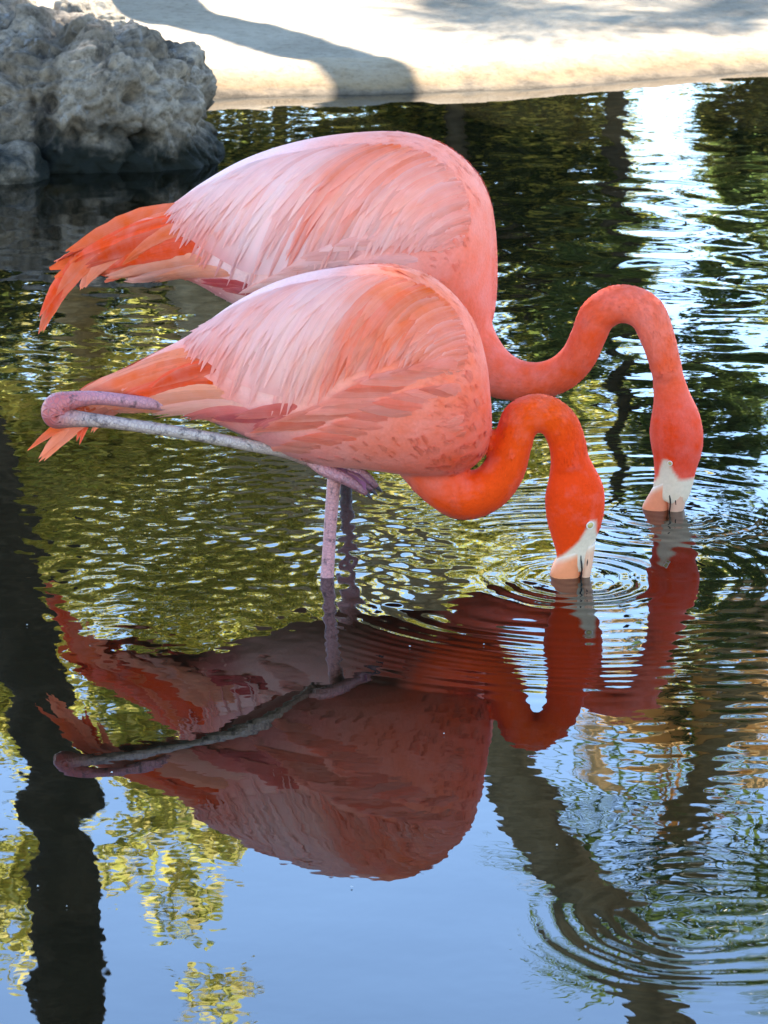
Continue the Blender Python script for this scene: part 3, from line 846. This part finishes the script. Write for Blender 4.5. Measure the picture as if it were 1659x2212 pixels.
BACK = dict(seed=23, plane=back_plane, foot=(748, 1120),
  label='taller paler pink flamingo standing behind the one with the folded leg',
  body=[(152, 545, 168, 585, .005), (230, 507, 240, 596, .02), (300, 472, 310, 602, .036), (372, 440, 380, 600, .052), (440, 392, 430, 608, .068), (530, 342, 500, 645, .086),
        (640, 306, 590, 690, .1), (760, 288, 690, 725, .11), (870, 288, 780, 745, .113), (955, 318, 860, 755, .11), (1016, 372, 930, 765, .1), (1046, 436, 985, 768, .086),
        (1056, 515, 1022, 758, .068), (1058, 600, 1046, 725, .046), (1058, 650, 1056, 690, .02)],
  neck=[(940, 600, 112, 0), (978, 690, 84, 0), (1015, 752, 66, 0), (1058, 797, 56, 0), (1110, 820, 46, 0), (1165, 822, 40, 0), (1213, 806, 39, 0), (1250, 770, 38, 0), (1273, 722, 38, 0), (1293, 680, 40, 0), (1340, 656, 41, 0),
        (1394, 674, 40, 0), (1420, 728, 37, 0), (1434, 775, 34, 0), (1443, 812, 33, 0)],
  head=[(1440, 800, 32, 0), (1451, 855, 40, 0), (1458, 895, 52, 0), (1461, 935, 58, 0), (1462, 970, 55, 0), (1459, 1005, 47, 0), (1456, 1035, 43, 0), (1450, 1060, 41, 0), (1444, 1080, 36, 0)],
  face=[(1452, 985), (1440, 984), (1432, 1004), (1428, 1022), (1410, 1042), (1395, 1058), (1340, 1080), (1340, 1160), (1560, 1160), (1560, 1020), (1500, 1030), (1475, 1030), (1462, 1010)],
  eye=(1448, 1000, 4.5), bill_off=0.0,
  bill=[('lower_bill', [((1450, 1032), (1412, 1050), .018), ((1449, 1055), (1399, 1072), .0185), ((1447, 1080), (1389, 1090), .018), ((1444, 1107), (1388, 1107), .017),
                        ((1430, 1132), (1376, 1126), .014), ((1398, 1156), (1358, 1140), .010), ((1366, 1168), (1348, 1156), .005)], [(220, 194, 166), (228, 130, 90)], 'deep peach lower half of the bill'),
        ('upper_bill', [((1494, 1030), (1446, 1032), .015), ((1488, 1055), (1446, 1056), .015), ((1481, 1082), (1444, 1082), .0145), ((1474, 1107), (1444, 1107), .013),
                        ((1452, 1142), (1428, 1132), .010), ((1416, 1168), (1394, 1155), .007), ((1370, 1180), (1362, 1170), .004)], [(220, 194, 166), (212, 160, 130)], 'thin pale upper half of the bill')],
  slits=[[(1444, 1040, .013), (1446, 1065, .0165), (1448, 1085, .0168), (1446, 1108, .0155)], [(1464, 1062, .0138), (1459, 1076, .0142), (1460, 1090, .0135)]],
  wing_root=[(446, 420), (515, 380), (600, 344), (700, 321), (810, 312), (895, 322), (960, 354), (1002, 408), (1016, 470), (1000, 530)],
  wing_tip=[(366, 464), (372, 490), (390, 528), (445, 580), (540, 632), (660, 610), (760, 560), (840, 548), (900, 545), (950, 545)],
  wing_bow=(0.64, 0.10),
  wing_rows=[(54, 0.05, 1.0, 0.0099, .0012, .0036), (48, 0.0, 0.91, 0.0096, .0016, .0042), (42, 0.0, 0.74, 0.0094, .0018, .0042), (34, 0.0, 0.52, 0.0087, .0018, .0036)],
  streak=lambda u, v: 1.0 * math.exp(-(((u - 690) + (v - 380) * 1.0) / 75) ** 2) + 0.35 * math.exp(-(((u - 860) + (v - 360)) / 90) ** 2) + 0.15,
  colors=[(800, 295, (250, 158, 136), 60), (950, 330, (248, 150, 126), 60), (600, 390, (253, 220, 222), 90), (450, 470, (253, 226, 228), 80), (760, 400, (250, 178, 164), 80), (900, 420, (249, 170, 154), 70), (700, 480, (252, 212, 208), 80), (860, 530, (252, 206, 200), 60),
          (960, 480, (248, 176, 164), 60), (1030, 480, (244, 138, 118), 50), (1000, 600, (243, 128, 108), 70), (640, 560, (253, 222, 222), 70), (560, 600, (250, 216, 220), 50), (1040, 700, (243, 128, 108), 60), (1100, 810, (242, 124, 102), 60),
          (1200, 810, (241, 110, 78), 50), (1270, 740, (240, 104, 74), 40), (1340, 650, (241, 112, 84), 50), (1400, 700, (240, 132, 112), 40), (1440, 800, (239, 114, 86), 40), (1460, 900, (236, 102, 82), 50), (1460, 980, (228, 86, 66), 40),
          (330, 500, (240, 108, 72), 60), (420, 540, (232, 84, 46), 40), (240, 540, (246, 124, 84), 50), (330, 580, (250, 180, 162), 40), (180, 570, (244, 116, 70), 40), (440, 590, (232, 130, 130), 35), (500, 615, (196, 82, 104), 30)],
  droop=lambda u, v: 1.0 if u < 880 else 0.4,
  beakline=lambda u, v: False,
  ncontour=11000, neck_u=1062)

bf = Bird(FRONT); bf.wing(); bf.contour(); bf.bill(); bf.eye()
bb = Bird(BACK); bb.wing(); bb.contour(); bb.bill(); bb.eye()
O1, O2, O3, PK, PP = (247, 130, 92), (239, 98, 66), (250, 154, 122), (252, 176, 150), (252, 196, 186)
bf.plumes('tail', [
  ((470, 745), (330, 770), (172, 850), .011, .003, O3, 3), ((480, 770), (340, 790), (185, 856), .011, .004, O1, 3), ((490, 800), (350, 815), (205, 862), .011, .0045, O1, 3), ((500, 830), (380, 820), (260, 860), .011, .005, O2, 3),
  ((490, 790), (420, 790), (330, 835), .009, .006, O2, 4), ((520, 846), (420, 838), (215, 866), .007, .005, PK, 5), ((520, 870), (420, 868), (250, 882), .0065, .0055, PK, 6), ((540, 880), (460, 870), (330, 884), .006, .006, PP, 5), ((560, 890), (480, 880), (400, 890), .006, .006, (238, 140, 140), 5)])
bf.plumes('thigh_plume', [((650, 880), (600, 884), (520, 888), .006, .006, (222, 122, 118), 5), ((600, 905), (540, 905), (470, 900), .006, .005, (214, 110, 118), 4), ((640, 900), (590, 908), (560, 915), .005, .006, (216, 116, 116), 4)], False)
bf.plumes('tail_plume', [((230, 870), (150, 895), (68, 966), .006, .004, O1, 2), ((245, 872), (150, 905), (84, 990), .007, .004, O3, 3), ((215, 865), (120, 920), (72, 960), .004, .003, O2, 1), ((235, 868), (188, 890), (172, 962), .0045, .004, O2, 2), ((290, 870), (215, 892), (196, 935), .004, .003, O3, 2)], False)
bb.plumes('tail', [
  ((440, 435), (300, 455), (152, 542), .012, .003, O1, 3), ((450, 470), (300, 480), (165, 560), .012, .004, O2, 3), ((460, 500), (330, 500), (190, 570), .012, .0045, O2, 3), ((470, 530), (380, 520), (250, 575), .012, .005, O2, 4),
  ((440, 480), (360, 490), (280, 560), .010, .006, O1, 3), ((480, 565), (390, 545), (235, 600), .008, .005, PK, 5), ((500, 590), (400, 575), (275, 604), .007, .0055, PP, 6), ((520, 600), (450, 575), (340, 600), .007, .006, PK, 5)])
bb.plumes('thigh_plume', [((560, 625), (510, 612), (450, 598), .006, .006, (208, 92, 100), 5), ((580, 640), (530, 630), (490, 622), .006, .006, (214, 110, 118), 3)], False)
bb.plumes('tail_plume', [((300, 500), (140, 540), (91, 716), .013, .004, O1, 3), ((280, 510), (150, 560), (100, 690), .011, .005, O2, 2), ((300, 530), (200, 560), (181, 625), .010, .006, O3, 3), ((280, 510), (170, 540), (125, 640), .010, .006, O1, 2)], False)
# flank feathers tucked over the lower edge of the wing
def flank(b, tips, root, cols, wd):
    items = []
    for (u, v) in tips:
        items.append(((min(u + 150, 985), v - 20 + root), (u + 80, v - 26 + root * .4), (u, v), wd, .0055, b.rng.choice(cols), 2))
        items.append(((min(u + 190, 990), v + 40 + root), (u + 100, v + 22 + root), (u + 30, v + 40), wd, .003, b.rng.choice(cols), 1))
    b.plumes('flank_plume', items, True)
flank(bf, [(545, 927), (575, 918), (600, 905), (630, 898), (655, 885), (685, 872), (715, 856), (745, 842), (775, 828), (805, 816), (840, 806), (875, 800), (910, 797)], 20, [(244, 150, 134), (246, 160, 146), (242, 136, 118)], .0075)
flank(bb, [(520, 628), (545, 618), (570, 606), (600, 590), (625, 575), (650, 556), (690, 540), (730, 530), (770, 520)], 10, [(252, 214, 212), (252, 204, 200), (250, 194, 188)], .0085)

# legs
KNE = (190, 92, 84)
lo = 0.052
fl = bf.limb('folded_leg', [(520, 890, 13, .0), (420, 880, 13, .018), (310, 870, 14, .036), (215, 860, 15, .046), (158, 864, 19, .05), (124, 876, 28, lo), (122, 898, 28, lo), (160, 904, 19, lo), (240, 912, 14, lo), (400, 936, 13, .05), (540, 962, 13, .042), (620, 978, 13, .022), (680, 998, 15, .0)],
             [(205, 110, 115), (190, 130, 130), (190, 118, 120), KNE, KNE, (176, 146, 132), (184, 162, 146), (188, 164, 148), (190, 140, 130)], 'mauve leg folded back with the ankle joint at the tail', n=140)
for k, pts in enumerate([[(672, 994, 14, .012), (700, 1014, 15, .024), (748, 1036, 13, .03), (792, 1066, 7, .03)], [(676, 994, 14, .0), (735, 1008, 14, .006), (782, 1024, 12, .006), (814, 1052, 7, .008)], [(676, 996, 12, .01), (720, 1016, 11, .014), (768, 1034, 10, .016), (804, 1060, 5, .018)]]):
    t = bf.limb('toe', pts, [(200, 140, 134), (184, 120, 120), (130, 80, 84)], parent=fl, n=24, nseg=10)
    a = pts[-1]; cl = [(a[0] - 3, a[1] - 2, 5, a[3]), (a[0] + 6, a[1] + 5, 3.5, a[3]), (a[0] + 12, a[1] + 12, 1, a[3])]
    q = catmull(cl, 8); V, F = tube_arrays([tuple(bf.pl.at(u, v, o)) for u, v, r, o in q], q[:, 2] * bf.scale, 8); bf.part('claw', V, F, M_claw, parent=fl)
web = [bf.pl.at(*p) for p in [(700, 1012, .03), (760, 1040, .034), (792, 1060, .034), (790, 1042, .024), (770, 1032, .022), (805, 1048, .014), (775, 1022, .012), (735, 1010, .016)]]
bf.part('web', [tuple(p) for p in web], [(0, 1, 4), (1, 2, 3, 4), (0, 4, 7), (4, 5, 6, 7)], M_leg, np.tile(srgb(150, 95, 120), (8, 1)), np.zeros((8, 2)), fl)
sl_ = bf.limb('standing_leg', [(735, 975, 20, .01), (726, 1010, 17, .0), (718, 1080, 14.5, .0), (712, 1160, 14, .0), (707, 1240, 14.5, .0), (700, 1340, 15, .0), (694, 1440, 15, .0)], [(226, 140, 128), (196, 134, 130), (204, 140, 138), (206, 138, 136)], 'pale mauve leg standing straight in the water', n=80)
bb.limb('standing_leg', [(752, 700, 26, .0), (752, 780, 20, .0), (750, 900, 13, .0), (748, 1000, 13, .0), (746, 1100, 13, .0), (744, 1200, 13, .0)], [(240, 180, 170), (190, 130, 130), (96, 62, 56), (88, 56, 52)], n=80)  # dark lower tones put the shade on this leg into its colour

# ------------------------------------------------------------------ trees, seen in the mirror of the pond
def leaf_cloud(blobs, size, cols, rng, flat=0.6):
    V, F, C = [], [], []
    for (c, rx, ry, rz, n) in blobs:
        c = np.array(c)
        sub = [(rng.normal(0, 0.5, 3)) for _ in range(max(4, n // 90))]
        for _ in range(n):
            s = sub[rng.randint(len(sub))] + rng.normal(0, 0.27, 3)
            p = c + s * np.array([rx, ry, rz])
            a = rng.normal(0, 1, 3); a[2] -= 0.5; a /= np.linalg.norm(a)
            b = np.cross(a, rng.normal(0, 1, 3)); b /= np.linalg.norm(b) + 1e-9
            L = size * rng.uniform(0.6, 1.3); W = L * 0.27; nn = np.cross(a, b)
            i = len(V)
            V += [p, p + a * L * .5 + b * W + nn * W * .3, p + a * L, p + a * L * .5 - b * W + nn * W * .3]
            F += [(i, i + 1, i + 2), (i, i + 2, i + 3)]
            col = np.array(cols[rng.randint(len(cols))]) * rng.uniform(0.7, 1.25); C += [col] * 4
    return np.array(V), np.array(F), np.array(C)
def bark_tube(pts, rad, n=40, nseg=16, wob=0.06, seed=0):
    q = catmull([(*p, r) for p, r in zip(pts, rad)], n)
    V, F = tube_arrays(q[:, :3], q[:, 3], nseg)
    for i in range(len(V) - 2):
        c = q[i // nseg, :3]; d = V[i] - c
        V[i] = c + d * (1 + wob * 2 * noise.noise(Vector(V[i]) * 5 + Vector((seed, 0, 0))) + wob * noise.noise(Vector(V[i]) * 16))
    return V, F
def tree(name, label, cat, trunk_pts, trunk_rad, limbs, blobs, leafsize, cols, seed, group, bark=None, dy=None):
    bark = bark or M_bark; rng = np.random.RandomState(seed)
    b = Vector(trunk_pts[0]); e = empty(name, (b.x, b.y, ground_z(b.x, b.y)))
    tag(e, label, cat, group)
    V, F = bark_tube(trunk_pts, trunk_rad, seed=seed)
    o = mesh_obj('trunk' if cat != 'shrub' else 'stem', V, F, bark); o.parent = e; o.matrix_parent_inverse = Matrix.Translation(e.location).inverted()
    for p, r in limbs:
        V, F = bark_tube(p, r, 14, 8, seed=seed + 3)
        l = mesh_obj('branch', V, F, bark); l.parent = e; l.matrix_parent_inverse = Matrix.Translation(e.location).inverted()
    if blobs:
        V, F, C = leaf_cloud(blobs, leafsize, cols, rng)
        c = mesh_obj('crown' if cat != 'shrub' else 'foliage', V, F, M_leaf, None, C, smooth=False); c.parent = e; c.matrix_parent_inverse = Matrix.Translation(e.location).inverted()
        c['kind'] = 'stuff'
    return e
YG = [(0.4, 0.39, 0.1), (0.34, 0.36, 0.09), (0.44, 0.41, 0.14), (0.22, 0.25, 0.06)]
DG = [(0.03, 0.05, 0.012), (0.05, 0.07, 0.015), (0.04, 0.055, 0.015), (0.3, 0.3, 0.06)]  # bright last tone paints sunlit glints into the dark shrubs
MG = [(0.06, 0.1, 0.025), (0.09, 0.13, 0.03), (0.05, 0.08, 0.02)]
TG = 'trees mirrored in the pond'
def mp(u, v, L): return tuple(mirrored(u, v, L))
def blob(u, v, L, ru, rv, n, dy=0.3):
    c = mirrored(u, v, L); k = (mirrored(u + 100, v, L).x - c.x) / 100; kv = (mirrored(u, v + 100, L).z - c.z) / 100
    return (tuple(c), ru * k, dy, rv * kv, n)
# dark upright trunk, crown high above
p = [mp(-190, 500, 11), mp(-95, 850, 11), mp(-20, 1100, 11), mp(55, 1400, 11), mp(125, 1750, 11), mp(148, 2000, 11), mp(158, 2250, 11)]
top = Vector(p[-1]); base = Vector(p[0]); base = Vector((base.x - 0.1, 11, 0.1))
p = [tuple(base)] + p + [(top.x + .1, 11.1, top.z + 1.0), (top.x + .2, 11.2, top.z + 2.2)]
tree('shade_tree', 'tree with a dark upright trunk mirrored beside the rock reflection', 'tree', p, [.17, .14, .13, .125, .118, .114, .112, .11, .1, .07],
     [([(top.x, 11, top.z + .6), (top.x - .6, 11, top.z + 1.4), (top.x - 1.3, 11.1, top.z + 2)], [.08, .06, .03])],
     [((top.x - .9, 11.3, top.z + 2.4), 1.0, 1.0, .6, 2500)], .11, MG, 31, TG, M_bark_dark)
# leaning trunk; its unseen crown is laid out and spread to shade the birds
L = 10.0
p = [mp(520, 800, L), mp(640, 980, L), mp(760, 1130, L), mp(890, 1290, L), mp(1020, 1480, L), mp(1125, 1700, L), mp(1200, 1850, L), mp(1300, 1990, L), mp(1390, 2130, L), mp(1450, 2260, L)]
top = Vector(p[-1]); b0 = Vector(p[0])
p = [(b0.x - .35, L, .1)] + p + [(top.x + .45, L - .1, top.z + .8), (top.x + 1.0, L - .2, top.z + 1.7)]
crown = []
rng = np.random.RandomState(5)
hd = Vector((sd.x, sd.y, 0)); tanel = sd.z / hd.length; hd.normalize()
for gx in np.arange(-1.5, 1.75, 0.42):
    for gy in np.arange(0.6, 7.1, 0.45):
        h = 5.7 + 0.5 * math.sin(gx * 2.1 + gy) + rng.uniform(-.3, .5)
        c = Vector((gx, gy, 0)) + hd * (h / tanel); crown.append(((c.x + rng.uniform(-.1, .1), c.y + rng.uniform(-.1, .1), h), .33, .33, .3, 170))
tree('leaning_tree', 'leaning tree with a lit bark trunk mirrored beside the birds', 'tree', p, [.13, .11, .1, .096, .094, .093, .095, .096, .095, .093, .09, .075, .05],
     [([tuple(top), (top.x + .3, L - .6, top.z + 1.1), (top.x + .9, L - 1.5, top.z + 2.0)], [.07, .05, .02]), ([(top.x + .45, L - .1, top.z + .8), (top.x + 1.2, L + .6, top.z + 1.7), (top.x + 1.8, L + 1.2, top.z + 2.2)], [.06, .04, .02])],
     crown, .17, MG, 37, TG)
# yellow-green tree behind the left half
L = 12.6
c0 = Vector(mp(250, 1100, L))
tree('leafy_tree', 'bright yellow-green leafy tree mirrored below the folded leg', 'tree', [(c0.x - .3, L + .4, .15), (c0.x - .25, L + .4, 1.2), (c0.x, L + .3, 2.2), (c0.x + .1, L + .3, 3.2)], [.1, .08, .06, .03],
     [([(c0.x - .25, L + .4, 1.2), (c0.x + .5, L + .2, 1.9), (c0.x + .9, L, 2.2)], [.05, .035, .015])],
     [blob(300, 1120, L, 340, 190, 5200), blob(560, 1210, L, 220, 170, 3600), blob(120, 1000, L, 260, 150, 2400), blob(650, 1050, L, 150, 120, 1200), blob(60, 1500, L, 170, 180, 1300), blob(330, 1500, L, 150, 110, 700), blob(380, 1900, L, 110, 80, 260), blob(300, 1720, L, 120, 90, 300), blob(20, 1900, L, 110, 150, 500), blob(460, 2190, L, 70, 30, 60), blob(-250, 1400, L, 250, 300, 2500)],
     .085, YG, 41, TG)
L = 13.8
c0 = Vector(mp(1010, 1000, L))
tree('young_tree', 'thin yellow-green young tree mirrored between the two heads', 'tree', [(c0.x - .1, L, .15), (c0.x - .05, L, 1.2), (c0.x, L, 2.0), (c0.x + .05, L, 2.9)], [.05, .04, .03, .015],
     [([(c0.x - .05, L, 1.2), (c0.x + .3, L, 1.8), (c0.x + .6, L, 2.2)], [.025, .018, .008]), ([(c0.x, L, 2.0), (c0.x - .3, L, 2.5), (c0.x - .4, L, 2.8)], [.02, .015, .008])],
     [blob(1000, 1060, L, 190, 130, 1300), blob(1240, 980, L, 130, 110, 800), blob(930, 1260, L, 120, 90, 450), blob(1180, 1250, L, 110, 80, 350), blob(1560, 1260, L, 120, 120, 900)], .08, YG, 91, TG, M_bark_dark)
# dark hedge shrubs beyond the sand
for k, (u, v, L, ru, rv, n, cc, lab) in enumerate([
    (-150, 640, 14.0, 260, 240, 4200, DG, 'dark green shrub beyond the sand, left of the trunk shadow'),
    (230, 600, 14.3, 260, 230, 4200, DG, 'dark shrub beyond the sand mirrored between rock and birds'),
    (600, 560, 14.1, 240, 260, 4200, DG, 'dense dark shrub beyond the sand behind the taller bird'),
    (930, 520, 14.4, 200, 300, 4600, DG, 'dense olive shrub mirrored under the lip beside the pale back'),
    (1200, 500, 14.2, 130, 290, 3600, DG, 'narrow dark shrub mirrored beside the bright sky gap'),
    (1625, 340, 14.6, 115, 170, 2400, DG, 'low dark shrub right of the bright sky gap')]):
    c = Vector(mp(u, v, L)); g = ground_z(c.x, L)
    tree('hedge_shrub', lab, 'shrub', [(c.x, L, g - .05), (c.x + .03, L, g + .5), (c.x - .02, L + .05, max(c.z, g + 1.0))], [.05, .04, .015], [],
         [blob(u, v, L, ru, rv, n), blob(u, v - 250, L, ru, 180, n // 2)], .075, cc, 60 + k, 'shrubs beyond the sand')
# sparse tree with dark branches over the bright sky at the right
L = 13.4
A = lambda u, v: mp(u, v, L)
tree('sparse_tree', 'thin dark branching tree mirrored against the sky at the right', 'tree', [(A(1330, 300)[0], L, .15), A(1330, 300), A(1350, 600), A(1330, 900), A(1350, 1250)], [.05, .042, .036, .03, .018],
     [([A(1340, 480), A(1450, 560), A(1580, 600), A(1680, 700)], [.035, .028, .02, .01]), ([A(1350, 620), A(1480, 720), A(1600, 830)], [.03, .02, .01]), ([A(1335, 800), A(1440, 900), A(1640, 980)], [.03, .022, .01]), ([A(1345, 700), A(1250, 800), A(1180, 930)], [.025, .018, .01]), ([A(1330, 950), A(1500, 1100), A(1600, 1300)], [.025, .018, .01])],
     [blob(1310, 620, L, 100, 110, 900), blob(1580, 920, L, 140, 90, 1400), blob(1200, 820, L, 110, 90, 700), blob(1620, 1250, L, 90, 160, 1200), blob(1420, 1020, L, 90, 80, 420), blob(1590, 450, L, 80, 70, 500), blob(1560, 660, L, 90, 50, 380), blob(1480, 1480, L, 130, 90, 700)], .075, MG, 81, TG, M_bark_dark)
# palm with a skirt of dry golden fronds
def palm(u, v, L, label, seed):
    rng = random.Random(seed)
    c = Vector(mp(u, v, L)); e = empty('fan_palm', (c.x + .9, L, ground_z(c.x, L))); tag(e, label, 'palm', TG)
    V, F = bark_tube([(c.x + .9, L, .1), (c.x + .7, L, c.z * .5), (c.x, L, c.z)], [.09, .075, .07], wob=.03)
    inv = Matrix.Translation(e.location).inverted()
    o = mesh_obj('trunk', V, F, M_bark); o.parent = e; o.matrix_parent_inverse = inv
    for k in range(27):
        dry = k >= 20
        az = rng.uniform(0, 6.283); el = rng.uniform(-1.35, -0.75) if dry else rng.uniform(-0.5, 1.2)
        d = Vector((math.cos(az) * math.cos(el), math.sin(az) * math.cos(el), math.sin(el)))
        sdv = d.cross(Vector((0, 0, 1))).normalized(); st = rng.uniform(.3, .5); up = sdv.cross(d)
        hub = c + d * st; VV, FF = tube_arrays([tuple(c), tuple(c + d * st * .5 + Vector((0, 0, .02))), tuple(hub)], [.012, .01, .007], 5)
        VV = list(VV); FF = list(FF)
        for j in range(17):
            a = (j / 16 - .5) * (1.7 if dry else 4.0); dd = d * math.cos(a) + sdv * math.sin(a)
            Ls = rng.uniform(.38, .52); tip = hub + dd * Ls + Vector((0, 0, -.12 if not dry else -.05)); mid = hub + dd * Ls * .55
            pr = (up.cross(dd)).normalized() * .016; i = len(VV)
            VV += [tuple(hub), tuple(mid + pr), tuple(mid - pr), tuple(tip)]; FF += [(i, i + 1, i + 2), (i + 1, i + 3, i + 2)]
        cc = np.array([.5, .36, .15]) if dry else np.array([.05, .085, .02])
        fr = mesh_obj('dry_frond' if dry else 'frond', np.array(VV), FF, M_dry if dry else M_leaf, None, np.tile(cc * rng.uniform(.7, 1.2), (len(VV), 1)), smooth=False)
        fr.parent = e; fr.matrix_parent_inverse = inv
palm(1450, 1840, 13.1, 'fan palm with dry golden fronds mirrored right of the leaning trunk', 5)
palm(1880, 2000, 15.6, 'green fan palm mirrored at the right edge beyond the golden fronds', 8)

# specks of down floating on the pond
def specks():
    rng = np.random.RandomState(77); V, F = [], []
    for _ in range(16):
        c = onwater(rng.uniform(40, 1600), rng.uniform(1300, 2180)); r = rng.uniform(.0006, .0014); a0 = rng.uniform(0, 6); i = len(V)
        el = rng.uniform(.5, 1)
        for k in range(7): V.append((c.x + math.cos(a0 + k * .9) * r * rng.uniform(.7, 1.2), c.y + math.sin(a0 + k * .9) * r * el, .0016))
        V.append((c.x, c.y, .0028))
        F += [(i + k, i + (k + 1) % 7, i + 7) for k in range(7)]
    o = mesh_obj('floating_specks', V, F, simple_mat('speck', srgb(190, 185, 175), .8, 50, .2, 0))
    tag(o, 'tiny pale specks of down floating on the calm water', 'debris', kind='stuff')
specks()
